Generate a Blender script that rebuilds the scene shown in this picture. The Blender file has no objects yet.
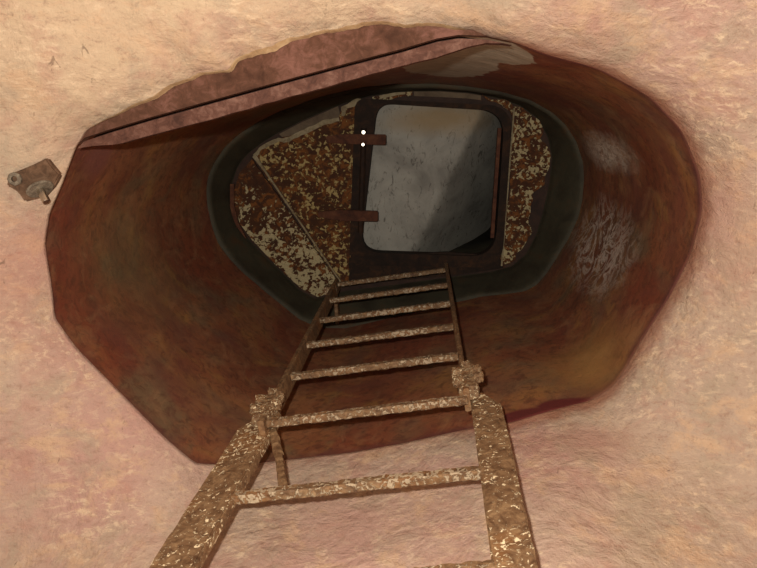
import bpy, bmesh, math, random
import numpy as np
from mathutils import Vector, Matrix, noise
from mathutils.bvhtree import BVHTree

random.seed(4)
scene = bpy.context.scene
COL = scene.collection

# ------------------------------------------------------------------ camera
FOC = 720.0                      # focal length in pixels of a 757 px wide frame
EYE = Vector((0.0, 0.0, 1.5))    # eye height above the chamber floor
_n = math.sqrt(44.5**2 + 167**2 + FOC**2)
zR, zU = 44.5/_n, 167/_n
CR = Vector((math.sqrt(1-zR*zR), 0, zR))
_a = -zR*zU/CR.x
CU = Vector((_a, -math.sqrt(1-_a*_a-zU*zU), zU))
CF = -(CR.cross(CU))
cam = bpy.data.cameras.new('camera')
cam.sensor_width = 36.0
cam.sensor_fit = 'HORIZONTAL'
cam.lens = FOC*36.0/757.0
cam.clip_start = 0.01
cam_o = bpy.data.objects.new('camera', cam)
COL.objects.link(cam_o)
M = Matrix((CR, CU, -CF)).transposed().to_4x4()
M.translation = EYE
cam_o.matrix_world = M
scene.camera = cam_o

# ------------------------------------------------------------------ world, light, exposure
w = bpy.data.worlds.new('world'); scene.world = w
w.use_nodes = True
w.node_tree.nodes['Background'].inputs[0].default_value = (0.75, 0.85, 1.0, 1)
w.node_tree.nodes['Background'].inputs[1].default_value = 0.004

FLASH_POWER = 97.0
fl = bpy.data.lights.new('camera_flash', 'POINT')
fl.energy = FLASH_POWER
fl.color = (1.0, 0.92, 0.80)
fl.shadow_soft_size = 0.012
fl_o = bpy.data.objects.new('camera_flash', fl)
COL.objects.link(fl_o)
fl_o.location = EYE + Vector((-0.05, -0.06, 0.0))

scene.view_settings.view_transform = 'Standard'
scene.view_settings.look = 'None'
scene.view_settings.gamma = 1.0
scene.view_settings.use_curve_mapping = False
scene.view_settings.exposure = 0.0

# ------------------------------------------------------------------ helpers
def P(px, py, z):
    """world point at height z above the eye, on the line of sight of a pixel of the survey photo"""
    d = CR*(px-378.5) + CU*(284-py) + CF*FOC
    return EYE + d*(z/d.z)

def sstep(a, b, x):
    t = min(1.0, max(0.0, (x-a)/(b-a)))
    return t*t*(3-2*t)

def tag(o, label=None, cat=None, group=None, kind=None):
    if label: o['label'] = label
    if cat: o['category'] = cat
    if group: o['group'] = group
    if kind: o['kind'] = kind
    return o

def link(name, me, mat=None, parent=None):
    o = bpy.data.objects.new(name, me)
    COL.objects.link(o)
    if mat is not None and len(me.materials) == 0:
        me.materials.append(mat)
    if parent is not None:
        o.parent = parent
        o.matrix_parent_inverse = Matrix.Translation(-parent.location)
    return o

def mesh(name, verts, faces, mat, parent=None, smooth=False):
    me = bpy.data.meshes.new(name)
    me.from_pydata([tuple(v) for v in verts], [], faces)
    me.update()
    bm = bmesh.new(); bm.from_mesh(me)
    bmesh.ops.recalc_face_normals(bm, faces=bm.faces)
    bm.to_mesh(me); bm.free()
    if smooth:
        me.polygons.foreach_set('use_smooth', [True]*len(me.polygons))
    return link(name, me, mat, parent)

def empty(name, loc):
    o = bpy.data.objects.new(name, None)
    o.location = loc
    o.empty_display_size = 0.05
    COL.objects.link(o)
    return o

def bm_obj(name, bm, mat, parent=None, smooth=False):
    me = bpy.data.meshes.new(name)
    bmesh.ops.recalc_face_normals(bm, faces=bm.faces)
    bm.to_mesh(me); bm.free()
    if smooth:
        me.polygons.foreach_set('use_smooth', [True]*len(me.polygons))
    return link(name, me, mat, parent)

def prism(outline, ext, bevel=0.0, seg=1):
    """closed outline (list of Vectors) pushed along ext"""
    bm = bmesh.new()
    a = [bm.verts.new(p) for p in outline]
    b = [bm.verts.new(Vector(p)+ext) for p in outline]
    n = len(a)
    bm.faces.new(a); bm.faces.new(list(reversed(b)))
    for i in range(n):
        bm.faces.new((a[i], b[i], b[(i+1) % n], a[(i+1) % n]))
    bmesh.ops.recalc_face_normals(bm, faces=bm.faces)
    if bevel:
        bmesh.ops.bevel(bm, geom=list(bm.edges), offset=bevel, segments=seg, affect='EDGES', clamp_overlap=True)
    return bm

def bar(p0, p1, wdir, wid, dep, bevel=0.002, cuts=0, rough=0.0, seed=0):
    """a bar from p0 to p1, wid along wdir, dep across; optional corrosion roughness"""
    p0, p1 = Vector(p0), Vector(p1)
    ax = (p1-p0).normalized()
    wd = (wdir - ax*wdir.dot(ax)).normalized()
    dd = ax.cross(wd)
    L = (p1-p0).length
    bm = bmesh.new()
    nseg = max(1, cuts)
    # ring of eight vertices: chamfered rectangle
    b = bevel
    hw, hd = wid/2, dep/2
    ring = [(-hw+b, -hd), (0, -hd), (hw-b, -hd), (hw, -hd+b), (hw, 0), (hw, hd-b), (hw-b, hd), (0, hd), (-hw+b, hd), (-hw, hd-b), (-hw, 0), (-hw, -hd+b)]
    rows = []
    for i in range(nseg+1):
        c = p0 + ax*(L*i/nseg)
        row = []
        for (u, v) in ring:
            q = c + wd*u + dd*v
            if rough:
                nn = noise.noise(q*70+Vector((seed, 0, 0)))*0.6 + noise.noise(q*170+Vector((0, seed, 0)))*0.5
                rad = (wd*u+dd*v).normalized()
                q = q + rad*(nn*rough)
            row.append(bm.verts.new(q))
        rows.append(row)
    k = len(ring)
    for i in range(nseg):
        for j in range(k):
            bm.faces.new((rows[i][j], rows[i][(j+1) % k], rows[i+1][(j+1) % k], rows[i+1][j]))
    bm.faces.new(rows[0]); bm.faces.new(list(reversed(rows[-1])))
    return bm

def hexnut(c, axis, r, h, sides=6, hole=0.0, bev=0.0015):
    axis = Vector(axis).normalized()
    t = axis.orthogonal().normalized(); s = axis.cross(t)
    bm = bmesh.new()
    prof = [(0.0 if not hole else hole, -h/2), (r-bev, -h/2), (r, -h/2+bev), (r, h/2-bev), (r-bev, h/2), (0.0 if not hole else hole, h/2)]
    rings = []
    for (rr, hh) in prof:
        rings.append([bm.verts.new(Vector(c)+axis*hh+(t*math.cos(2*math.pi*i/sides)+s*math.sin(2*math.pi*i/sides))*max(rr, 1e-5)) for i in range(sides)])
    for a, b in zip(rings, rings[1:]):
        for i in range(sides):
            bm.faces.new((a[i], a[(i+1) % sides], b[(i+1) % sides], b[i]))
    if hole:
        a, b = rings[-1], rings[0]
        for i in range(sides):
            bm.faces.new((a[i], a[(i+1) % sides], b[(i+1) % sides], b[i]))
    else:
        bmesh.ops.remove_doubles(bm, verts=bm.verts, dist=5e-5)
    return bm

# ------------------------------------------------------------------ node materials
class N:
    def __init__(self, name):
        self.m = bpy.data.materials.new(name)
        self.m.use_nodes = True
        self.t = self.m.node_tree
        self.bsdf = self.t.nodes['Principled BSDF']
        self.tc = self.t.nodes.new('ShaderNodeTexCoord')
        self.vec = self.tc.outputs['Object']
    def new(self, typ, **kw):
        n = self.t.nodes.new(typ)
        for k, v in kw.items(): setattr(n, k, v)
        return n
    def put(self, sock, v):
        if hasattr(v, 'is_output'):
            self.t.links.new(v, sock)
        else:
            if isinstance(v, (tuple, list)) and sock.type == 'RGBA' and len(v) == 3: v = (*v, 1)
            sock.default_value = v
    def randomise(self):
        oi = self.new('ShaderNodeObjectInfo')
        m = self.math('MULTIPLY', oi.outputs['Random'], 37.0)
        a = self.new('ShaderNodeVectorMath', operation='ADD')
        self.t.links.new(self.vec, a.inputs[0]); self.t.links.new(m, a.inputs[1])
        self.vec = a.outputs[0]
    def mapping(self, scale=(1, 1, 1), rot=(0, 0, 0), vec=None):
        n = self.new('ShaderNodeMapping')
        self.put(n.inputs['Vector'], vec or self.vec)
        n.inputs['Scale'].default_value = scale
        n.inputs['Rotation'].default_value = rot
        return n.outputs[0]
    def noise(self, scale, detail=4, rough=0.55, dist=0.0, vec=None):
        n = self.new('ShaderNodeTexNoise')
        self.put(n.inputs['Vector'], vec or self.vec)
        n.inputs['Scale'].default_value = scale
        n.inputs['Detail'].default_value = detail
        n.inputs['Roughness'].default_value = rough
        n.inputs['Distortion'].default_value = dist
        return n.outputs['Fac']
    def ramp(self, fac, stops):
        n = self.new('ShaderNodeValToRGB')
        self.put(n.inputs[0], fac)
        e = n.color_ramp.elements
        while len(e) < len(stops): e.new(0.5)
        for el, (p, c) in zip(e, stops):
            el.position = p
            el.color = (c, c, c, 1) if isinstance(c, (int, float)) else (*c, 1)
        return n.outputs[0]
    def mix(self, fac, a, b, blend='MIX'):
        n = self.new('ShaderNodeMix', data_type='RGBA', blend_type=blend)
        self.put(n.inputs[0], fac); self.put(n.inputs[6], a); self.put(n.inputs[7], b)
        return n.outputs[2]
    def math(self, op, a, b=None):
        n = self.new('ShaderNodeMath', operation=op)
        n.use_clamp = False
        self.put(n.inputs[0], a)
        if b is not None: self.put(n.inputs[1], b)
        return n.outputs[0]
    def blob(self, centre, radii, amount, nscale=14.0, soft=0.25, dist=0.0, ndetail=6):
        """1 inside an irregular patch round a world point"""
        s = self.new('ShaderNodeVectorMath', operation='SUBTRACT')
        self.put(s.inputs[0], self.vec); s.inputs[1].default_value = tuple(centre)
        d = self.new('ShaderNodeVectorMath', operation='DIVIDE')
        self.put(d.inputs[0], s.outputs[0]); d.inputs[1].default_value = tuple(radii)
        l = self.new('ShaderNodeVectorMath', operation='LENGTH')
        self.put(l.inputs[0], d.outputs[0])
        nz = self.noise(nscale, ndetail, 0.6, dist)
        v = self.math('ADD', l.outputs['Value'], self.math('MULTIPLY', self.math('SUBTRACT', nz, 0.5), amount))
        return self.ramp(v, [(max(0.0, 1-soft)*0.5, 1.0), (0.5, 0.0)]) if False else self.ramp(self.math('MULTIPLY', v, 0.5), [(max(0.0, (1-soft)*0.5), 1.0), (0.5, 0.0)])
    def finish(self, color, rough=0.8, bumps=(), metallic=0.0, spec=0.3):
        self.put(self.bsdf.inputs['Base Color'], color)
        self.put(self.bsdf.inputs['Roughness'], rough)
        self.bsdf.inputs['Metallic'].default_value = metallic
        self.bsdf.inputs['Specular IOR Level'].default_value = spec
        prev = None
        for (h, strength, dist) in bumps:
            b = self.new('ShaderNodeBump')
            b.inputs['Strength'].default_value = strength
            b.inputs['Distance'].default_value = dist
            self.put(b.inputs['Height'], h)
            if prev is not None: self.t.links.new(prev, b.inputs['Normal'])
            prev = b.outputs[0]
        if prev is not None: self.t.links.new(prev, self.bsdf.inputs['Normal'])
        return self.m

# --- pink limewashed plaster
def mat_plaster():
    k = N('pink_plaster')
    big = k.noise(2.4, 4, 0.55, 0.3)
    col = k.ramp(big, [(0.32, (0.49, 0.300, 0.250)), (0.47, (0.50, 0.345, 0.275)), (0.58, (0.51, 0.385, 0.295)), (0.70, (0.48, 0.36, 0.28))])
    # creamier limewash over the vault behind the beam
    cw = k.blob(P(150, 20, 1.35), (0.95, 0.42, 0.6), 0.8, 4, 0.8)
    col = k.mix(k.math('MULTIPLY', cw, 0.75), col, (0.62, 0.47, 0.305))
    # grey-buff worn patches, rosy patches
    buff = k.noise(8, 7, 0.66, 0.5, vec=k.mapping((1, 1, 1), (0.5, 0.2, 1.1)))
    col = k.mix(k.ramp(buff, [(0.50, 0.0), (0.62, 0.6)]), col, (0.42, 0.335, 0.245))
    rose = k.noise(9.5, 7, 0.68, 0.4, vec=k.mapping((1, 1, 1), (1.5, 0.7, 0.1)))
    col = k.mix(k.ramp(rose, [(0.52, 0.0), (0.66, 0.5)]), col, (0.46, 0.245, 0.19))
    ora = k.noise(11, 7, 0.68, 0.4, vec=k.mapping((1, 1.5, 1), (0.3, 1.7, 0.5)))
    col = k.mix(k.ramp(ora, [(0.52, 0.0), (0.64, 0.7)]), col, (0.62, 0.42, 0.27))
    # pale flaky limewash left in short brushed dashes
    zone = k.ramp(k.noise(5.0, 4, 0.6, 0.3, vec=k.mapping((1, 1, 1), (0.1, 2.0, 0.4))), [(0.40, 0.0), (0.60, 1.0)])
    st = k.noise(40, 7, 0.74, 0.4, vec=k.mapping((0.8, 1.8, 1.3), (0, 0, 0.22)))
    fl = k.math('MULTIPLY', k.ramp(st, [(0.52, 0.0), (0.62, 0.85)]), k.math('ADD', k.math('MULTIPLY', zone, 0.7), 0.2))
    col = k.mix(fl, col, (0.76, 0.59, 0.41))
    col = k.mix(k.ramp(st, [(0.34, 0.5), (0.44, 0.0)]), col, (0.32, 0.19, 0.14))
    gr = k.noise(85, 6, 0.75, 0.2)
    col = k.mix(k.ramp(gr, [(0.32, 0.5), (0.45, 0.0)]), col, (0.33, 0.21, 0.155))
    # red wash stains
    r1 = k.blob(P(180, 500, 1.2), (0.10, 0.16, 0.22), 1.1, 9, 0.7)
    col = k.mix(k.math('MULTIPLY', r1, 0.55), col, (0.33, 0.105, 0.095))
    r2 = k.blob(P(10, 270, 1.38), (0.12, 0.18, 0.25), 1.1, 8, 0.7)
    col = k.mix(k.math('MULTIPLY', r2, 0.45), col, (0.43, 0.18, 0.145))
    r3 = k.blob(P(720, 250, 1.35), (0.14, 0.20, 0.3), 1.0, 6, 0.8)
    col = k.mix(k.math('MULTIPLY', r3, 0.5), col, (0.55, 0.29, 0.22))
    r4 = k.blob(P(555, 425, 1.42), (0.24, 0.10, 0.07), 0.9, 9, 0.8)
    col = k.mix(k.math('MULTIPLY', r4, 0.55), col, (0.34, 0.145, 0.105))
    # small dark pits and scratches
    pit = k.noise(30, 3, 0.6, 1.2, vec=k.mapping((2.2, 0.7, 1.0), (0, 0, 0.9)))
    col = k.mix(k.ramp(pit, [(0.255, 0.65), (0.31, 0.0)]), col, (0.17, 0.11, 0.075))
    # brown paint wiped over the rounded edge
    at = k.new('ShaderNodeAttribute', attribute_name='rim_wash')
    rw = k.math('ADD', at.outputs['Fac'], k.math('MULTIPLY', k.math('SUBTRACT', k.noise(18, 5, 0.65), 0.5), 0.9))
    rw = k.math('MULTIPLY', k.ramp(rw, [(0.35, 0.0), (0.85, 0.9)]), k.ramp(at.outputs['Fac'], [(0.0, 0.0), (0.25, 1.0)]))
    col = k.mix(k.math('MULTIPLY', rw, 0.85), col, (0.30, 0.125, 0.075))
    mid = k.noise(14, 6, 0.65, 0.3)
    return k.finish(col, 0.85, [(st, 0.35, 0.006), (mid, 0.6, 0.022), (gr, 0.4, 0.004)], spec=0.15)

# --- brown painted shaft lining
def mat_shaft():
    k = N('brown_shaft_paint')
    big = k.noise(2.6, 4, 0.55, 0.5)
    col = k.ramp(big, [(0.30, (0.150, 0.052, 0.030)), (0.48, (0.270, 0.098, 0.046)), (0.60, (0.300, 0.128, 0.055)), (0.75, (0.190, 0.130, 0.072))])
    # ochre and olive weathering
    och = k.noise(7, 6, 0.62, 0.8)
    col = k.mix(k.ramp(och, [(0.52, 0.0), (0.64, 0.75)]), col, (0.33, 0.165, 0.055))
    olv = k.noise(5, 6, 0.6, 0.5, vec=k.mapping((1, 1, 0.7), (0.3, 0.9, 0.2)))
    col = k.mix(k.ramp(olv, [(0.50, 0.0), (0.62, 0.7)]), col, (0.155, 0.120, 0.070))
    red = k.noise(3.3, 5, 0.55, 0.4, vec=k.mapping((1, 1, 0.6), (1.3, 0.1, 0.7)))
    col = k.mix(k.ramp(red, [(0.49, 0.0), (0.62, 0.85)]), col, (0.215, 0.056, 0.030))
    mot = k.noise(42, 5, 0.65, 0.8)
    col = k.mix(k.ramp(mot, [(0.36, 0.6), (0.52, 0.0)]), col, (0.085, 0.033, 0.021))
    lt = k.noise(16, 7, 0.68, 0.9, vec=k.mapping((1, 1, 0.6), (0.2, 0.4, 0.9)))
    col = k.mix(k.ramp(lt, [(0.50, 0.0), (0.66, 0.45)]), col, (0.36, 0.19, 0.095))
    mo = k.noise(4.2, 5, 0.6, 0.4, vec=k.mapping((1, 1, 1), (2.2, 0.4, 0.7)))
    col = k.mix(k.ramp(mo, [(0.50, 0.0), (0.64, 0.6)]), col, (0.165, 0.055, 0.040))
    at = k.new('ShaderNodeAttribute', attribute_name='rim_wash')
    rw = k.math('ADD', at.outputs['Fac'], k.math('MULTIPLY', k.math('SUBTRACT', k.noise(14, 5, 0.65), 0.5), 1.0))
    rw = k.math('MULTIPLY', k.ramp(rw, [(0.35, 0.0), (0.8, 0.75)]), k.ramp(at.outputs['Fac'], [(0.0, 0.0), (0.2, 1.0)]))
    col = k.mix(rw, col, (0.130, 0.045, 0.042))
    # ochre bloom low on the ladder side
    o1 = k.blob(hit(592, 362), (0.16, 0.16, 0.24), 1.0, 7, 0.8)
    col = k.mix(k.math('MULTIPLY', o1, 0.6), col, (0.42, 0.235, 0.075))
    o2 = k.blob(hit(130, 260), (0.20, 0.24, 0.40), 1.0, 5, 0.8)
    col = k.mix(k.math('MULTIPLY', o2, 0.5), col, (0.185, 0.130, 0.062))
    # maroon overpaint along the lower edge
    mr = k.math('MAXIMUM', k.blob(hit(520, 417), (0.09, 0.06, 0.045), 0.35, 14, 0.3), k.blob(hit(562, 404), (0.075, 0.06, 0.035), 0.35, 14, 0.3))
    col = k.mix(mr, col, (0.130, 0.028, 0.026))
    ml = k.blob(hit(100, 158), (0.10, 0.06, 0.09), 0.9, 12, 0.6)
    col = k.mix(k.math('MULTIPLY', ml, 0.7), col, (0.20, 0.075, 0.060))
    # chalky scuffs on the side away from the beam
    s1 = k.blob(hit(606, 152), (0.12, 0.075, 0.36), 0.7, 14, 0.75, 1.0)
    g1 = k.noise(46, 5, 0.7, 1.0, vec=k.mapping((1, 1.6, 0.7)))
    s1 = k.math('MULTIPLY', s1, k.ramp(g1, [(0.34, 0.15), (0.58, 0.95)]))
    col = k.mix(s1, col, (0.72, 0.63, 0.53))
    s2 = k.blob(hit(600, 245), (0.16, 0.17, 0.40), 0.8, 8, 0.6, 1.0)
    g2 = k.math('ABSOLUTE', k.math('SUBTRACT', k.noise(9, 6, 0.7, 1.6), 0.5))
    s2 = k.math('MULTIPLY', s2, k.ramp(g2, [(0.00, 0.95), (0.020, 0.75), (0.05, 0.12), (0.12, 0.0)]))
    col = k.mix(k.math("MULTIPLY", s2, 0.95), col, (0.66, 0.56, 0.48))
    # patch of bare concrete under the beam end
    s3 = k.math('MAXIMUM', k.blob(hit(448, 60), (0.125, 0.3, 0.46), 0.40, 11, 0.04, 0.5), k.blob(hit(496, 50), (0.085, 0.3, 0.17), 0.5, 11, 0.04, 0.5))
    cc = k.ramp(k.noise(26, 5, 0.6, vec=k.mapping((1, 1, 3.0))), [(0.35, (0.38, 0.33, 0.25)), (0.65, (0.54, 0.48, 0.38))])
    col = k.mix(s3, col, cc)
    fine = k.noise(150, 3, 0.6)
    return k.finish(col, 0.62, [(och, 0.25, 0.012), (mot, 0.22, 0.006), (fine, 0.2, 0.002)], spec=0.28)

def mat_collar():
    k = N('olive_collar_paint')
    a = k.noise(9, 5, 0.6, 0.4)
    col = k.ramp(a, [(0.32, (0.032, 0.026, 0.017)), (0.55, (0.052, 0.046, 0.029)), (0.72, (0.070, 0.042, 0.022))])
    f = k.noise(70, 4, 0.6)
    return k.finish(col, 0.7, [(f, 0.3, 0.004)], spec=0.25)

def mat_flaked(name, cream_at, cream=(0.42, 0.31, 0.13), scale=54.0, dark=(0.040, 0.014, 0.006), bumpd=0.006, grad=None):
    """rusted steel with islands of old cream paint; a higher cream_at leaves less paint"""
    k = N(name)
    a = k.noise(scale*0.55, 6, 0.62, 0.6)
    rust = k.ramp(a, [(0.30, dark), (0.50, (0.062, 0.021, 0.007)), (0.62, (0.18, 0.062, 0.013)), (0.72, (0.08, 0.028, 0.008))])
    p = k.noise(scale*1.25, 4, 0.55, 0.5, vec=k.mapping((1, 1, 1), (0.4, 0.8, 0.3)))
    p2 = k.noise(scale*0.3, 3, 0.5, 0.2)
    m = k.math('ADD', p, k.math('MULTIPLY', k.math('SUBTRACT', p2, 0.5), 0.55))
    if grad is not None:                        # paint survives better towards one end
        sx = k.new('ShaderNodeSeparateXYZ'); k.put(sx.inputs[0], k.vec)
        gy = k.ramp(k.math('ADD', k.math('MULTIPLY', sx.outputs['Y'], 1.0), grad), [(0.0, 0.0), (0.45, 1.0)])
        m = k.math('ADD', m, k.math('MULTIPLY', k.math('SUBTRACT', gy, 0.62), 0.22))
    mask = k.ramp(m, [(cream_at, 0.0), (cream_at+0.035, 1.0)])
    cr = k.ramp(k.noise(scale*3, 3, 0.5), [(0.3, tuple(c*0.75 for c in cream)), (0.7, cream)])
    col = k.mix(mask, rust, cr)
    return k.finish(col, 0.78, [(mask, 0.5, bumpd), (a, 0.4, bumpd*1.5)], spec=0.25)

def mat_rust(name, c0, c1, c2, scale=40, rough=0.8, bd=0.004):
    k = N(name); k.randomise()
    a = k.noise(scale, 6, 0.65, 0.6)
    b = k.noise(scale*0.2, 3, 0.5, 0.3)
    m = k.math('ADD', k.math('MULTIPLY', a, 0.6), k.math('MULTIPLY', b, 0.4))
    col = k.ramp(m, [(0.36, c0), (0.5, c1), (0.64, c2)])
    return k.finish(col, rough, [(a, 0.5, bd)], spec=0.25)

def mat_crust(name, pale_at, scale=1.0, spec=0.35, stretch=(1, 1, 1), pale=(0.66, 0.53, 0.34)):
    """ladder steel: brown corrosion with pale flecks of paint; on the stiles they also paint in glints"""
    k = N(name); k.randomise()
    v = k.mapping(stretch)
    a = k.noise(80*scale, 6, 0.65, 0.5, vec=v)
    b = k.noise(9, 3, 0.5, 0.3)
    base = k.ramp(a, [(0.32, (0.085, 0.040, 0.018)), (0.5, (0.185, 0.105, 0.052)), (0.68, (0.31, 0.195, 0.10))])
    base = k.mix(k.ramp(b, [(0.50, 0.0), (0.66, 0.55)]), base, (0.27, 0.115, 0.035))
    p = k.noise(170*scale, 4, 0.6, 0.8, vec=k.mapping(stretch, (0.7, 0.2, 0.5)))
    p = k.math('ADD', p, k.math('MULTIPLY', k.math('SUBTRACT', b, 0.5), 0.35))
    mask = k.ramp(p, [(pale_at, 0.0), (pale_at+0.05, 1.0)])
    col = k.mix(mask, base, pale)
    return k.finish(col, 0.62, [(mask, 0.7, 0.003), (a, 0.6, 0.006)], spec=spec)

def mat_lid():
    k = N('grey_lid_paint')
    a = k.noise(6, 5, 0.6, 0.4)
    col = k.ramp(a, [(0.32, (0.21, 0.200, 0.178)), (0.52, (0.33, 0.320, 0.285)), (0.72, (0.41, 0.395, 0.35))])
    # rubbed marks
    s = k.noise(20, 5, 0.7, 1.6, vec=k.mapping((2.2, 1, 1), (0, 0, 0.3)))
    col = k.mix(k.ramp(s, [(0.34, 0.8), (0.44, 0.0)]), col, (0.09, 0.08, 0.068))
    # rusty tide mark along one edge of the lid
    y = k.blob(P(440, 118, 2.95), (0.30, 0.085, 0.2), 0.7, 10, 0.7)
    col = k.mix(k.math('MULTIPLY', y, 0.9), col, (0.30, 0.215, 0.115))
    return k.finish(col, 0.65, [(a, 0.3, 0.01), (s, 0.2, 0.004)], spec=0.25)

def mat_floor():
    k = N('dusty_concrete')
    a = k.noise(5, 6, 0.6, 0.3)
    col = k.ramp(a, [(0.3, (0.07, 0.055, 0.042)), (0.7, (0.14, 0.11, 0.085))])
    return k.finish(col, 0.9, [(k.noise(60, 4), 0.4, 0.01)], spec=0.15)

def mat_metal(name, col, rough):
    k = N(name)
    return k.finish(k.ramp(k.noise(60, 3), [(0.3, tuple(c*0.8 for c in col)), (0.7, col)]), rough, [], metallic=1.0)

PLASTER = mat_plaster(); COLLAR = mat_collar(); LID = mat_lid(); FLOOR = mat_floor()
PLATE_L = mat_flaked('rust_plate_sparse_paint', 0.555)
PLATE_D = mat_flaked('rust_plate_half_painted', 0.53, (0.45, 0.37, 0.21), grad=-0.15)
PLATE_R = mat_flaked('rust_plate_cream_strip', 0.54, (0.44, 0.36, 0.20), 60)
TAN = mat_rust('bare_tan_metal', (0.08, 0.052, 0.031), (0.12, 0.084, 0.052), (0.16, 0.115, 0.072), 18, 0.7, 0.002)
BROWN = mat_rust('brown_backing', (0.022, 0.011, 0.008), (0.038, 0.018, 0.012), (0.055, 0.028, 0.017), 24, 0.7, 0.002)
PALE = mat_rust('chipped_cream_edge', (0.13, 0.09, 0.05), (0.24, 0.19, 0.11), (0.33, 0.27, 0.17), 60, 0.7, 0.002)
LIMESTONE = mat_rust('broken_plaster_edge', (0.34, 0.20, 0.11), (0.56, 0.37, 0.20), (0.72, 0.52, 0.30), 45, 0.9, 0.004)
DARK = mat_rust('dark_frame_rust', (0.012, 0.007, 0.005), (0.021, 0.011, 0.007), (0.05, 0.022, 0.010), 26)
STRAP = mat_rust('hinge_rust', (0.05, 0.018, 0.011), (0.095, 0.034, 0.018), (0.14, 0.058, 0.028), 40)
BEAM = mat_rust('red_beam_rust', (0.055, 0.022, 0.015), (0.112, 0.048, 0.033), (0.20, 0.105, 0.078), 60, 0.75, 0.006)
SPALL = mat_rust('bare_brown_render', (0.070, 0.030, 0.018), (0.125, 0.055, 0.034), (0.24, 0.110, 0.082), 40, 0.9, 0.010)
NEAR_BLACK = mat_rust('near_black_gap', (0.012, 0.006, 0.004), (0.022, 0.011, 0.008), (0.035, 0.016, 0.010), 30)  # near-black stands in for shade behind the flange gap; also colours the gasket
STILE = mat_crust('ladder_stile_crust', 0.575, 0.7, pale=(0.85, 0.70, 0.46))  # flecks brightened to paint in specular glints along with the flaked paint
STILE_UP = mat_crust('ladder_rail_crust', 0.66, 1.0)
RUNG = mat_crust('ladder_rung_crust', 0.52, 0.6, pale=(0.43, 0.335, 0.225))
CRUD = mat_crust('clamp_crust', 0.55, 1.0)
BRACKET = mat_rust('bracket_brown', (0.07, 0.038, 0.022), (0.15, 0.085, 0.050), (0.25, 0.15, 0.095), 60)
STEEL = mat_metal('worn_steel', (0.62, 0.58, 0.50), 0.32)
GREYST = mat_rust('grey_nut', (0.06, 0.048, 0.034), (0.15, 0.12, 0.088), (0.28, 0.24, 0.18), 90)

# ------------------------------------------------------------------ outlines
CEN = Vector((-0.10, 0.30, 0))
def polar_sampler(pts):
    """pts: world points; returns f(theta) -> (radius, z) by intersecting the outline"""
    A = np.array([[p.x-CEN.x, p.y-CEN.y, p.z-EYE.z] for p in pts])
    B = np.roll(A, -1, axis=0)
    def f(th):
        c, s = math.cos(th), math.sin(th)
        na = A[:, 0]*-s + A[:, 1]*c
        nb = B[:, 0]*-s + B[:, 1]*c
        best = None
        for i in np.nonzero(na*nb <= 0)[0]:
            den = na[i]-nb[i]
            t = 0.0 if abs(den) < 1e-12 else na[i]/den
            q = A[i]+(B[i]-A[i])*t
            r = q[0]*c+q[1]*s
            if r > 0 and (best is None or r > best[0]): best = (r, q[2])
        return best
    return f

NA = 600
TH = [2*math.pi*i/NA for i in range(NA)]
# rim of the opening (pixel, pixel, height above the eye)
side = [(76,146,1.44),(62,183,1.45),(48,215,1.45),(43,245,1.45),(50,290,1.45),(53,320,1.44),(75,350,1.44),(120,395,1.44),(165,440,1.43),(195,466,1.43),
        (240,467,1.50),(290,461,1.52),(350,454,1.52),(400,445,1.52),(470,430,1.52),(510,424,1.52),(545,413,1.53),(590,402,1.56),(612,388,1.57),
        (624,372,1.58),(642,340,1.59),(668,300,1.59),(691,255,1.56),(703,210,1.53),(700,175,1.50),(682,130,1.48),(652,98,1.47),(600,69,1.46),(551,56,1.45),(525,46,1.44),(514,42,1.44),(487,36,1.44)]
torn = [(477,30,1.435),(440,23,1.43),(405,24,1.43),(367,22,1.43),(330,30,1.43),(288,38,1.43),(240,57,1.43),(234,61,1.43),(229,69,1.43),(197,73,1.43),(166,88,1.43),(139,102,1.43),(113,116,1.43),(86,131,1.435),(82,139,1.44)]
chord = [(458,36,1.46),(437,39,1.46),(400,50,1.46),(300,76,1.46),(200,104,1.46),(108,131,1.46),(84,139,1.45)]
f_ceil = polar_sampler([P(*q) for q in side+torn])
f_shaft = polar_sampler([P(*q) for q in side+chord])
col_px = [(207,190),(209,176),(215,163),(226,147),(240,135),(260,122),(280,112),(305,103),(330,95),(365,88),(400,85),(435,85),(470,88),(502,93),(530,101),(550,112),(565,125),(576,142),(582,162),(583,182),(582,200),(577,218),(568,238),(556,258),(545,275),(536,285),(525,291),(505,294),(480,296),(400,315),(345,328),(320,327),(300,319),(280,303),(262,288),(245,274),(230,259),(219,243),(212,225),(208,207)]
f_col = polar_sampler([P(x, y, 2.66) for x, y in col_px])

def smooth_closed(vals, weights_fn, passes=6):
    v = list(vals)
    n = len(v)
    for _ in range(passes):
        nv = v[:]
        for i in range(n):
            wq = weights_fn(TH[i])
            a = 0.25*v[i-1]+0.5*v[i]+0.25*v[(i+1) % n]
            nv[i] = v[i]*(1-wq)+a*wq
        v = nv
    return v

def rightness(th): return sstep(0.15, 0.6, math.cos(th))
def wallness(th): return sstep(0.50, 0.86, math.sin(th+0.10))
def topness(th):  return sstep(0.35, 0.6, -math.sin(th))*(1-sstep(0.3, 0.5, math.cos(th)))

rc = [f_ceil(t) for t in TH]
rs = [f_shaft(t) for t in TH]
rcol = [f_col(t)[0] for t in TH]
RC = smooth_closed([a[0] for a in rc], lambda t: 0.15+0.85*rightness(t), 8)
ZC = smooth_closed([a[1] for a in rc], lambda t: 1.0, 10)
RS = smooth_closed([a[0] for a in rs], lambda t: 0.15+0.85*rightness(t), 8)
ZS = smooth_closed([a[1] for a in rs], lambda t: 1.0, 10)
RCOL = smooth_closed(rcol, lambda t: 0.6, 4)

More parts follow.
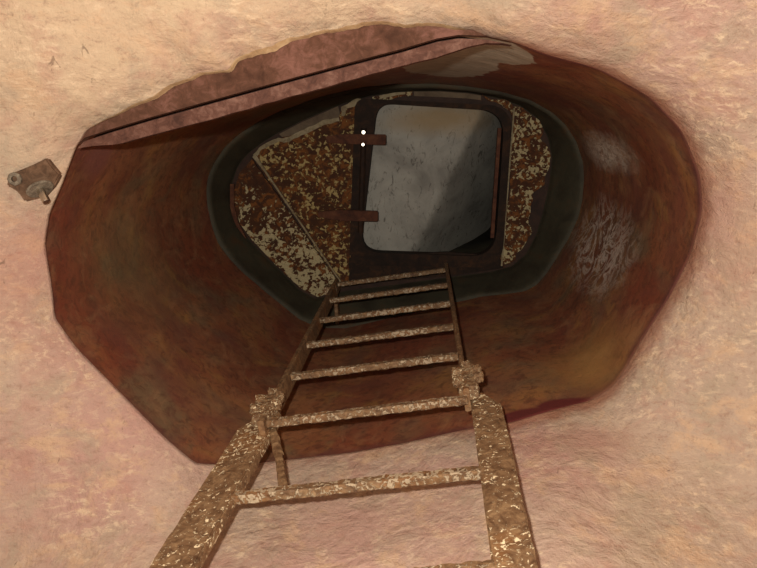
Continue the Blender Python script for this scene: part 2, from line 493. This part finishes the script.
# ------------------------------------------------------------------ ceiling: pink vault that turns into the wall behind the ladder
#   profile knots (outward, drop)
KN = 12
ceil_p = [(0,0),(.010,.012),(.028,.030),(.065,.056),(.13,.086),(.22,.120),(.36,.18),(.55,.30),(.85,.55),(1.3,.95),(1.8,1.7),(2.0,2.95)]
wall_p = [(0,0),(.003,.015),(.006,.04),(.012,.09),(.020,.16),(.030,.26),(.045,.40),(.07,.60),(.11,.85),(.18,1.2),(.30,1.9),(.46,2.95)]
rght_p = [(0,0),(.004,.02),(.014,.045),(.04,.085),(.09,.135),(.17,.20),(.30,.30),(.50,.45),(.80,.70),(1.2,1.1),(1.6,1.8),(1.8,2.95)]
def profile(th, s):
    wl, rg = wallness(th), rightness(th)
    x = s*(KN-1); i = min(KN-2, int(x)); t = x-i
    def ev(p):
        p0 = p[max(0, i-1)]; p1 = p[i]; p2 = p[i+1]; p3 = p[min(KN-1, i+2)]
        return tuple(0.5*((2*p1[c])+(-p0[c]+p2[c])*t+(2*p0[c]-5*p1[c]+4*p2[c]-p3[c])*t*t+(-p0[c]+3*p1[c]-3*p2[c]+p3[c])*t**3) for c in (0, 1))
    a, b, c = ev(ceil_p), ev(rght_p), ev(wall_p)
    d = [a[q]*(1-rg)+b[q]*rg for q in (0, 1)]
    return d[0]*(1-wl)+c[0]*wl, d[1]*(1-wl)+c[1]*wl

def ceiling_point(i, s, ndisp=True):
    th = TH[i % NA]
    d, drop = profile(th, s)
    r = RC[i % NA]+d
    zz = ZC[i % NA]
    tot = (zz+1.5)                      # scale the long drops so the skirt always ends on the floor
    drop = drop*(tot/2.95)
    p = Vector((CEN.x+r*math.cos(th), CEN.y+r*math.sin(th), EYE.z+zz-drop))
    if ndisp and s < 0.999:
        amp = 0.012*sstep(0.0, 0.35, s)+0.002
        p.z += amp*noise.noise(p*5.0)
        p += Vector((math.cos(th), math.sin(th), 0))*(amp*0.8*noise.noise(p*4.0+Vector((7, 3, 1))))
        if topness(th) > 0:
            p += Vector((math.cos(th), math.sin(th), 0))*topness(th)*(1-sstep(0, .12, s))*(0.005*noise.noise(p*22)+0.0022*noise.noise(p*90))
    return p

def ceiling_height(x, y):
    th = math.atan2(y-CEN.y, x-CEN.x) % (2*math.pi)
    i = int(round(th/(2*math.pi)*NA)) % NA
    r = math.hypot(x-CEN.x, y-CEN.y)-RC[i]
    best = None
    for k in range(400):
        s = k/400*0.85
        d, drop = profile(TH[i], s)
        if best is None or abs(d-r) < best[0]: best = (abs(d-r), EYE.z+ZC[i]-drop)
    return best[1]

NS = 72
verts, faces = [], []
# torn inner edge: the plaster coat has a thickness
for (dr, dz) in ((0.012, 0.028), (0.003, 0.014)):
    for i in range(NA):
        p = ceiling_point(i, 0.0)
        th = TH[i]
        tp = topness(th)
        q = dr*(1-tp)-tp*(0.004+0.010*max(0.0, noise.noise(p*9+Vector((2, 0, 0)))))*(dz/0.028)
        verts.append(p+Vector((math.cos(th)*q, math.sin(th)*q, dz*(1-0.45*tp))))
for j in range(NS+1):
    s = (j/NS)
    for i in range(NA): verts.append(ceiling_point(i, s))
rows = NS+3
for j in range(rows-1):
    for i in range(NA):
        a = j*NA+i; b = j*NA+(i+1) % NA
        faces.append((a, b, b+NA, a+NA))
ceiling = mesh('ceiling', verts, faces, PLASTER, smooth=True)
ceiling.data.materials.append(LIMESTONE)
for q in range(2*NA):
    if topness(TH[q % NA]) > 0.3 and math.cos(TH[q % NA]) < 0.35: ceiling.data.polygons[q].material_index = 1
att = ceiling.data.attributes.new('rim_wash', 'FLOAT', 'POINT')
vals = []
for j in range(rows):
    s_ = max(0, j-2)/NS
    for i in range(NA):
        d, drop = profile(TH[i], s_)
        wgt = max(rightness(TH[i]), 0.55*wallness(TH[i]), 0.25)
        vals.append(wgt*max(0.0, 1-math.hypot(d, drop)/0.075))
att.data.foreach_set('value', vals)
tag(ceiling, 'rough pink limewashed plaster vault curving round the opening of the shaft', 'ceiling', kind='structure')

# floor of the chamber, below the camera
fl_pts = [ceiling_point(i, 1.0, False) for i in range(0, NA, 6)]
fl_pts = [Vector((CEN.x+(p.x-CEN.x)*1.02, CEN.y+(p.y-CEN.y)*1.02, 0.0)) for p in fl_pts]
fb = prism(fl_pts, Vector((0, 0, -0.1)))
tag(bm_obj('floor', fb, FLOOR), 'dusty grey-brown concrete floor at the foot of the ladder', 'floor', kind='structure')

# ------------------------------------------------------------------ shaft lining
NZ = 64
ZTOP = 2.69
verts, faces = [], []
for j in range(-1, NZ+1):
    t = max(0.0, j/NZ)
    for i in range(NA):
        th = TH[i]
        leftness = 1-rightness(th)
        off = 0.016*leftness*(1-0.4*wallness(th))+0.002
        r0 = RS[i]+off
        r1 = RCOL[i]+0.004
        z0 = ZS[i]+0.004+0.01*leftness
        # keeps close to vertical, a little fuller low down
        r = r0+(r1-r0)*(t**1.15)
        z = z0+(ZTOP-z0)*t
        if j == -1: r += 0.05; z += 0.0
        p = Vector((CEN.x+r*math.cos(th), CEN.y+r*math.sin(th), EYE.z+z))
        k = 0.008*math.sin(math.pi*min(1, t*1.0))
        rad = Vector((math.cos(th), math.sin(th), 0))
        p += rad*(k*noise.noise(p*3.2)+0.0025*noise.noise(p*11))
        verts.append(p)
for j in range(NZ+1):
    for i in range(NA):
        a = j*NA+i; b = j*NA+(i+1) % NA
        faces.append((a, b, b+NA, a+NA))
_bvh = BVHTree.FromPolygons(verts, faces)
def hit(px, py):
    d = CR*(px-378.5) + CU*(284-py) + CF*FOC
    h = _bvh.ray_cast(EYE, d.normalized())
    return h[0] if h[0] is not None else P(px, py, 2.0)
SHAFT = mat_shaft()
shaft = mesh('wall_upper', verts, faces, SHAFT, smooth=True)
att = shaft.data.attributes.new('rim_wash', 'FLOAT', 'POINT')
att.data.foreach_set('value', [max(0.0, 1-max(0, j)/NZ*1.25/0.07) for j in range(-1, NZ+1) for i in range(NA)])
tag(shaft, 'weathered red-brown painted lining of the shaft below the hatch', 'wall', kind='structure')

# ------------------------------------------------------------------ hatch at the head of the shaft
ZP = 2.83                                       # height of the hatch plate above the eye
plate_px = [(231,200),(232,184),(238,166),(248,154),(262,143),(278,133),(300,122),(325,111),(345,103),(370,96),(400,92),(440,91),(470,93),(500,99),(520,106),(538,119),(548,138),(552,158),(549,185),(543,212),(536,235),(526,254),(512,266),(490,272),(450,277),(400,284),(345,291),(316,299),(300,290),(285,275),(268,259),(250,241),(238,225),(233,212)]
f_pl = polar_sampler([P(x, y, ZP) for x, y in plate_px])
RPL = smooth_closed([f_pl(t)[0] for t in TH], lambda t: 0.5, 3)
verts, faces = [], []
def ring(rfun, z):
    base = len(verts)
    for i in range(NA):
        r = rfun(i); th = TH[i]
        verts.append(Vector((CEN.x+r*math.cos(th), CEN.y+r*math.sin(th), EYE.z+z)))
    return base
lev = [(lambda i: RCOL[i]+0.06, 2.665), (lambda i: RCOL[i]-0.004, 2.665), (lambda i: RCOL[i]-0.012, 2.672), (lambda i: RCOL[i]*0.80+RPL[i]*0.20-0.004, 2.685),
       (lambda i: RCOL[i]*0.45+RPL[i]*0.55, 2.74), (lambda i: RCOL[i]*0.15+RPL[i]*0.85, 2.80), (lambda i: RPL[i]+0.004, 2.815), (lambda i: RPL[i]+0.004, 2.856), (lambda i: RPL[i]-0.03, 2.857), (lambda i: RPL[i]-0.03, 3.75),
       (lambda i: RCOL[i]+0.06, 3.75)]  # unseen inner ledge and upstand added above the plate, closing off sky light
bases = [ring(f, z) for f, z in lev]
for a0, b0 in zip(bases, bases[1:]+bases[:1]):
    for i in range(NA):
        j = (i+1) % NA
        faces.append((a0+i, a0+j, b0+j, b0+i))
collar = mesh('trim_1', verts, faces, COLLAR, smooth=False)
collar.data.polygons.foreach_set('use_smooth', [True]*len(collar.data.polygons))
tag(collar, 'dark olive painted steel collar round the rusty hatch plate', 'trim', kind='structure')

hatch = empty('hatch', P(437, 185, ZP))
tag(hatch, 'rusty steel hatch with flaking cream paint and a grey lid at the shaft head', 'hatch')

# opening outline, rounded rectangle
def rounded(corners, rad, n=6):
    pts = []
    m = len(corners)
    for i in range(m):
        p = Vector((*corners[i], 0)); a = Vector((*corners[i-1], 0)); b = Vector((*corners[(i+1) % m], 0))
        r = rad if not isinstance(rad, (list, tuple)) else rad[i]
        pa = p+(a-p).normalized()*r; pb = p+(b-p).normalized()*r
        for k in range(n+1):
            t = k/n
            q = pa*(1-t)**2+p*2*t*(1-t)+pb*t*t
            pts.append((q.x, q.y))
    return pts
open_px = rounded([(377,103),(505,111),(495,257),(360,252)], [16,26,26,20])

def ring_plate(outer, inner, z, ext, name, mat, parent, n=240, jag=0.0):
    """flat plate between two outlines; ext thickness upwards"""
    c = P(437, 185, z)
    def samp(px):
        pts = [P(x, y, z) for x, y in px]
        A = [(p.x-c.x, p.y-c.y) for p in pts]
        out = []
        for k in range(n):
            th = 2*math.pi*k/n; cs, sn = math.cos(th), math.sin(th); best = 0
            for i in range(len(A)):
                (ax, ay), (bx, by) = A[i], A[(i+1) % len(A)]
                na = -ax*sn+ay*cs; nb = -bx*sn+by*cs
                if na*nb <= 0 and abs(na-nb) > 1e-12:
                    t = na/(na-nb); r = (ax+(bx-ax)*t)*cs+(ay+(by-ay)*t)*sn
                    best = max(best, r)
            out.append(best)
        return out
    ro, ri = samp(outer), samp(inner)
    vs, fs = [], []
    for (rr, zz) in ((ro, 0), (ri, 0), (ri, ext), (ro, ext)):
        for k in range(n):
            th = 2*math.pi*k/n
            r = rr[k]
            if jag and rr is ro: r += jag*noise.noise(Vector((math.cos(th), math.sin(th), 0))*22)
            vs.append(Vector((c.x+r*math.cos(th), c.y+r*math.sin(th), c.z+zz)))
    for a in range(4):
        b = (a+1) % 4
        for k in range(n):
            k2 = (k+1) % n
            fs.append((a*n+k, a*n+k2, b*n+k2, b*n+k))
    return mesh(name, vs, fs, mat, parent)

slot_px = rounded([(356,100),(506,110),(496,258),(352,255)], [10,24,26,18])
backing = ring_plate(plate_px, slot_px, ZP+0.006, 0.018, 'backing_plate', BROWN, hatch)

def shape(name, px, z, thick, mat, parent, jag=0.0, sub=4, seed=0):
    """a flat piece of plate with a given outline; corroded ragged edge when jag > 0"""
    pts = []
    for i in range(len(px)):
        a, b = px[i], px[(i+1) % len(px)]
        n = max(1, int(math.hypot(a[0]-b[0], a[1]-b[1])/sub)) if jag else 1
        for k in range(n):
            t = k/n
            p = P(a[0]+(b[0]-a[0])*t, a[1]+(b[1]-a[1])*t, z)
            if jag:
                p.x += jag*noise.noise(p*38+Vector((seed, 0, 0))); p.y += jag*noise.noise(p*38+Vector((0, seed+9, 0)))
            pts.append(p)
    return bm_obj(name, prism(pts, Vector((0, 0, thick))), mat, parent)

# main rusty plate left of the opening, lower diagonal panel, strip on the other side
shape('rust_plate', [(253,157),(262,147),(279,139),(300,132),(322,122),(338,118),(342,108),(357,99),(362,102),(357,180),(352,255),(350,284),(343,287)], ZP-0.004, 0.011, PLATE_L, hatch, 0.008, 4, 1)
shape('rust_panel', [(234,190),(240,172),(252,159),(342,288),(318,297),(300,288),(275,264),(252,240),(240,224),(235,208)], ZP-0.007, 0.013, PLATE_D, hatch, 0.005, 4, 5)
shape('bare_plate', [(279,134),(300,123),(325,112),(338,106),(341,118),(322,124),(300,134),(285,140)], ZP-0.001, 0.006, TAN, hatch)
shape('bare_plate', [(414,91.5),(440,91.5),(468,93.5),(481,95.5),(481,100),(468,98.5),(440,97),(414,96)], ZP-0.001, 0.006, TAN, hatch)
shape('seam_strip', [(252.3,156.8),(256,154.8),(266,171),(344.6,286.5),(343.5,287.2),(264.5,172)], ZP-0.013, 0.008, PALE, hatch)
shape('paint_fringe', [(253,155),(262,145),(279,137),(284,139),(300,131),(322,121),(339,117),(340,121),(323,126),(301,136),(284,143),(279,141),(263,149),(255,158)], ZP-0.008, 0.006, PALE, hatch, 0.006, 2, 6)
shape('paint_fringe', [(342,107),(357,98),(361,99),(359,104),(347,109),(344,116),(341,116)], ZP-0.008, 0.006, PALE, hatch, 0.005, 2, 7)
shape('paint_fringe', [(379,95.5),(390,93),(405,92),(405,94.5),(392,96),(380,98.5)], ZP-0.008, 0.006, PALE, hatch, 0.003, 2, 9)
shape('rust_strip', [(482,95),(505,101),(522,108),(539,119),(543,130),(541,138),(550,150),(549,168),(544,184),(534,192),(530,206),(528,218),(532,232),(522,250),(514,260),(503,266),(499,262),(509,190),(513,120),(506,108)], ZP-0.005, 0.012, PLATE_R, hatch, 0.011, 3, 3)
shape('rust_edge', [(446,268),(498,262),(505,267),(480,271),(447,275)], ZP-0.005, 0.012, PLATE_R, hatch, 0.004, 4, 8)
shape('rust_edge', [(372,97),(385,94),(412,91),(412,95),(392,99),(374,104)], ZP-0.005, 0.012, PLATE_R, hatch, 0.004, 4, 11)
shape('edge_bar', [(513.5,108),(515,108),(502.5,266),(500.8,266)], ZP-0.014, 0.010, PALE, hatch)
# narrow rusty guide strip along the rim of the collar
gs = [(230,184),(234,184),(234,205),(238,222),(246,238),(243,241),(234,225),(230,206)]
shape('guide_strip', gs, ZP-0.016, 0.012, STRAP, hatch)

# dark frame sleeve round the opening
fr_out = rounded([(355,98),(513,106),(502,268),(349,265)], [12,26,24,16])
frame = ring_plate(fr_out, open_px, ZP-0.022, 0.055, 'frame', DARK, hatch)
ring_plate(rounded([(374,100),(508,108),(498,260),(357,255)], [16,26,26,20]), open_px, ZP+0.033, 0.06, 'gasket', NEAR_BLACK, hatch)
shape('frame_lip', [(498,128),(501.5,128),(494,238),(490.5,238)], ZP-0.012, 0.03, STRAP, hatch)
shape('sill', [(349,258),(447,252),(500,256),(503,268),(447,276),(349,285)], ZP-0.010, 0.016, DARK, hatch, 0.003, 5, 2)

# lid: pressed dish above the opening, one half sloped steeply to make it darker
vs, fs = [], []
G = 44
for iy in range(G+1):
    for ix in range(G+1):
        u, v = ix/G, iy/G
        px = 352+u*(520-352); py = 92+v*(272-92)
        t = 0.66*u+0.34*v
        z = ZP+0.075 + 2.3*max(0.0, t-0.54)**1.15 + 0.02*sstep(0.55, 1.0, v) + 0.03*max(0, (0.16-v)/0.16)**1.5
        p = P(px, py, ZP+0.075); p.z = EYE.z+z
        vs.append(p)
for iy in range(G):
    for ix in range(G):
        a = iy*(G+1)+ix
        fs.append((a, a+1, a+G+2, a+G+1))
lid = mesh('lid', vs, fs, LID, hatch, smooth=True)
sol = lid.modifiers.new('thickness', 'SOLIDIFY'); sol.thickness = 0.012; sol.offset = 1.0

# hinges: straps reaching across the frame to the lid
def strap(px, z, th, bolts):
    s = bm_obj('hinge_strap', prism([P(x, y, z) for x, y in px], Vector((0, 0, th)), 0.003, 2), STRAP, hatch)
    for (x, y, r) in bolts:
        p = P(x, y, z-0.004)
        ax = (EYE-p).normalized()  # bolt heads added as bright spots, turned to the eye to mirror the flash
        b = bm_obj('bolt', hexnut(p, ax, r, 0.012, 12, 0, 0.002), STEEL, s)
        b['label'] = 'steel bolt head added to glint in the flash'
    return s
strap([(326,136),(345,134),(386,134.5),(386,145),(345,144),(326,143)], ZP-0.052, 0.026, [(363.5,132.3,0.0085),(363,144.6,0.0075)])
strap([(318,212),(340,210),(378,211.5),(378,221.5),(340,221),(318,217)], ZP-0.052, 0.026, [])
bm_obj('hinge_pin', bar(P(364, 128, ZP-0.030), P(360.5, 232, ZP-0.030), Vector((1, 0, 0)), 0.022, 0.022, 0.006), DARK, hatch)

# ------------------------------------------------------------------ steel beam along the chord of the opening
beam = empty('steel_beam', P(280, 90, 1.42))
tag(beam, 'red-brown rusty steel beam let into the torn plaster along the shaft rim', 'beam')
dark_line = [(78,146),(84,139.5),(108,131.5),(150,119),(200,105),(260,88.5),(300,77.5),(350,64),(400,51),(437,40),(458,36.5),(487,37.5),(512,43)]
low_edge = [(79,148.4),(92,146),(123,143),(166,131),(216,118),(260,105),(300,94),(350,80),(400,66),(437,57),(458,50),(487,42),(512,45)]
def strip_solid(name, up, lo, z0, z1, mat, parent, sub=6, jit=0.0):
    """band between two outlines with real depth from z0 to z1"""
    def dens(px):
        out = []
        for a, b in zip(px, px[1:]):
            for k in range(sub): out.append((a[0]+(b[0]-a[0])*k/sub, a[1]+(b[1]-a[1])*k/sub))
        return out+[px[-1]]
    U, L = dens(up), dens(lo)
    vs, fs = [], []
    for (u, l) in zip(U, L):
        a = P(*u, z0); b = P(*l, z0)
        if jit:
            b.y += jit*noise.noise(b*30); b.z += jit*noise.noise(b*25)
        vs += [a, b, Vector((b.x, b.y, EYE.z+z1)), Vector((a.x, a.y, EYE.z+z1))]
    n = len(U)
    for i in range(n-1):
        for q in range(4):
            r = (q+1) % 4
            fs.append((i*4+q, i*4+r, (i+1)*4+r, (i+1)*4+q))
    fs += [(0, 1, 2, 3), (4*n-1, 4*n-2, 4*n-3, 4*n-4)]
    return mesh(name, vs, fs, mat, parent)
up_flange = [(x, y+2.0) for x, y in dark_line]
strip_solid('flange', up_flange, low_edge, 1.405, 1.44, BEAM, beam, 6, 0.002)
# bare brown render where the plaster coat fell off, and a near-black sheet painting the shade in the gap
torn_l = [(70,140),(78,128),(100,112),(135,92),(185,64),(222,46),(262,32),(310,14),(367,6),(420,6),(455,12),(484,22),(505,34)]
gap_edge = [(x, y-1.6) for x, y in dark_line]
strip_solid('web', torn_l, gap_edge, 1.448, 1.475, SPALL, beam, 6)
gl = dark_line[:-1]
strip_solid('gap_shade_sheet', [(x, y-9) for x, y in gl], [(x, y+5) for x, y in gl], 1.545, 1.56, NEAR_BLACK, beam, 3)

# ------------------------------------------------------------------ ladder
ladder = empty('ladder', Vector((-0.12, 0.80, 0.0)))
tag(ladder, 'corroded steel ladder with flaking paint rising to the hatch', 'ladder')
ul = Vector((-0.322, 0.632, 0)); ur = Vector((0.099, 0.568, 0))
e = (ur-ul).normalized(); nrm = Vector((e.y, -e.x, 0))       # nrm faces the climber
if nrm.y > 0: nrm = -nrm
def at(v, z): return Vector((v.x, v.y, EYE.z+z))
# upper rails
for q, z0, z1 in ((ul, 1.36, 2.705), (ur, 1.40, 2.72)):
    bm_obj('rail', bar(at(q, z0), at(q, z1), e, 0.013, 0.050, 0.003, 90, 0.0032, 3), STILE_UP, ladder)
# rungs of the upper ladder
base_r = bar(Vector((-0.213, 0, 0)), Vector((0.213, 0, 0)), Vector((0, 0, 1)), 0.022, 0.016, 0.003, 80, 0.0028, 5)
rung_me = bpy.data.meshes.new('rung'); bmesh.ops.recalc_face_normals(base_r, faces=base_r.faces); base_r.to_mesh(rung_me); base_r.free()
rung_me.materials.append(RUNG)
ang = math.atan2(e.y, e.x)
for i in range(1, 7):
    o = bpy.data.objects.new('rung', rung_me); COL.objects.link(o)
    c = at((ul+ur)/2, (1.165+0.253*i) if i > 1 else 1.392)+nrm*0.004
    o.location = c; o.rotation_euler = (0, 0, ang)
    o.parent = ladder; o.matrix_parent_inverse = Matrix.Translation(-ladder.location)
# lower, stouter section: two flat stiles leaning a little, with their own rungs
def low_pt(side, z):
    t = (1.40-z)
    if side < 0: return Vector((-0.346-0.095*t, 0.640+0.110*t, EYE.z+z))
    return Vector((0.138-0.004*t, 0.577+0.062*t, EYE.z+z))
for s, wdt in ((-1, 0.079), (1, 0.062)):
    b0 = low_pt(s, -1.5); t0 = low_pt(s, 1.40)
    hw = wdt/2
    out = -1 if s < 0 else 1
    tz = (t0-b0).normalized()
    n_cut = 60
    # outline: inner edge up to the joint, chamfered shoulder on the outer edge
    o_in_b = b0-e*(out*hw); o_out_b = b0+e*(out*hw)
    o_in_t = t0-e*(out*hw)+tz*0.055; o_mid = t0-e*(out*hw*0.1)+tz*0.062; o_out_t = t0+e*(out*hw)
    bm = prism([o_in_b, o_in_t, o_mid, o_out_t, o_out_b], -nrm*0.024, 0.003, 2)
    lng = [ed for ed in bm.edges if ed.calc_length() > 1.0]
    bmesh.ops.subdivide_edges(bm, edges=lng, cuts=160, use_grid_fill=True)
    for v in bm.verts:
        v.co += nrm*(0.0018*noise.noise(v.co*60))+e*(0.0016*noise.noise(v.co*45+Vector((4, 4, 4))))
    bm_obj('stile', bm, STILE, ladder)
zs = [1.162-0.253*k for k in range(0, 10)]
for k, z in enumerate(zs):
    a = low_pt(-1, z)+e*0.030-nrm*0.010; b = low_pt(1, z)-e*0.026-nrm*0.010
    bm_obj('rung', bar(a, b, Vector((0, 0, 1)), 0.024, 0.018, 0.003, 80, 0.0032, 11+k), RUNG, ladder)
# joint clamps with nuts thick with corrosion
def lump(name, c, r, mat, parent, seed, sq=(1, 1, 1)):
    bm = bmesh.new()
    bmesh.ops.create_icosphere(bm, subdivisions=3, radius=1.0)
    for v in bm.verts:
        d = v.co.copy()
        m = max(abs(d.x), abs(d.y), abs(d.z))
        d = d.lerp(d/m, 0.5)*0.85
        d *= 1+0.30*noise.noise(d*2.4+Vector((seed, 0, 0)))+0.14*noise.noise(d*6+Vector((0, seed, 0)))
        v.co = Vector(c)+Vector((d.x*r*sq[0], d.y*r*sq[1], d.z*r*sq[2]))
    return bm_obj(name, bm, mat, parent)
for s, q in ((-1, ul), (1, ur)):
    zc = 1.455 if s < 0 else 1.475
    c = at(q, zc)+nrm*0.010+e*(-0.008 if s < 0 else 0.006)
    cl = bm_obj('joint_clamp', bar(c-Vector((0, 0, 0.062)), c+Vector((0, 0, 0.05)), e, 0.040, 0.030, 0.005, 24, 0.005, 17+s), CRUD, ladder)
    for k, (dx, dz) in enumerate(((-0.020, 0.030), (0.022, 0.034), (-0.020, -0.022), (0.024, -0.006), (0.002, 0.064))):
        n = lump('nut', c+e*dx+Vector((0, 0, dz))+nrm*0.012, 0.0135, CRUD, cl, k*7+s, (1, 1, 1.1))
# bent strap hanging from the left joint to the rung below
sb = bar(P(270, 420, 1.425), P(279, 455, 1.315), e, 0.018, 0.007, 0.002, 16, 0.003, 31)
s1 = bm_obj('strap', sb, STILE_UP, ladder)
sb = bar(P(278.5, 452, 1.322), P(283, 489, 1.19), e, 0.016, 0.007, 0.002, 16, 0.003, 33)
bm_obj('strap', sb, STILE_UP, ladder)
# stand-off lugs to the shaft wall at the ladder head
c = at(ul, 2.62)
bm_obj('standoff_lug', bar(c, c-nrm*0.13-e*0.01, Vector((0, 0, 1)), 0.04, 0.014, 0.003, 10, 0.002, 3), STILE_UP, ladder)
c = at(ur, 2.60)
bm_obj('standoff_lug', bar(c, c-nrm*0.12, Vector((0, 0, 1)), 0.035, 0.010, 0.003, 10, 0.002, 3), STILE_UP, ladder)
bm_obj('head_block', bar(at(ul, 2.63)-e*0.040, at(ul, 2.63)+e*0.008, Vector((0, 0, 1)), 0.05, 0.03, 0.004, 8, 0.003, 4), CRUD, ladder)

# ------------------------------------------------------------------ pipe bracket on the plaster beside the opening
pc = P(33, 182, 1.40)
br = empty('pipe_bracket', pc)
tag(br, 'small corroded bracket with nut and bolt on the pink plaster', 'bracket')
def cz(px, py, off=0.0):
    z = 1.40
    for _ in range(6):
        p = P(px, py, z); z = ceiling_height(p.x, p.y)-EYE.z-off
    return P(px, py, z)
out_px = [(6,186),(9,174),(20,170),(34,164),(46,158),(52,166),(60,175),(54,186),(44,197),(33,200),(24,202),(18,193),(13,189)]
bm_obj('plate', prism([cz(x, y, 0.012) for x, y in out_px], Vector((0, 0, 0.02)), 0.003, 2), BRACKET, br)
n1 = bm_obj('nut', hexnut(cz(15, 179, 0.018), (0.25, -0.1, -1), 0.0135, 0.012, 8, 0.006), GREYST, br)
wc = cz(40, 189, 0.030)
vdir = (EYE-wc).normalized()
wax = (vdir*0.26+(CR*0.42-CU*0.85).normalized()*0.90).normalized()
bm_obj('washer', hexnut(wc, wax, 0.027, 0.005, 20, 0.006), GREYST, br)
bm_obj('bolt', hexnut(wc+wax*0.012, wax, 0.0078, 0.040, 14), STEEL, br, False)
bm_obj('bolt_head', hexnut(wc-wax*0.006, wax, 0.013, 0.010, 6), GREYST, br)
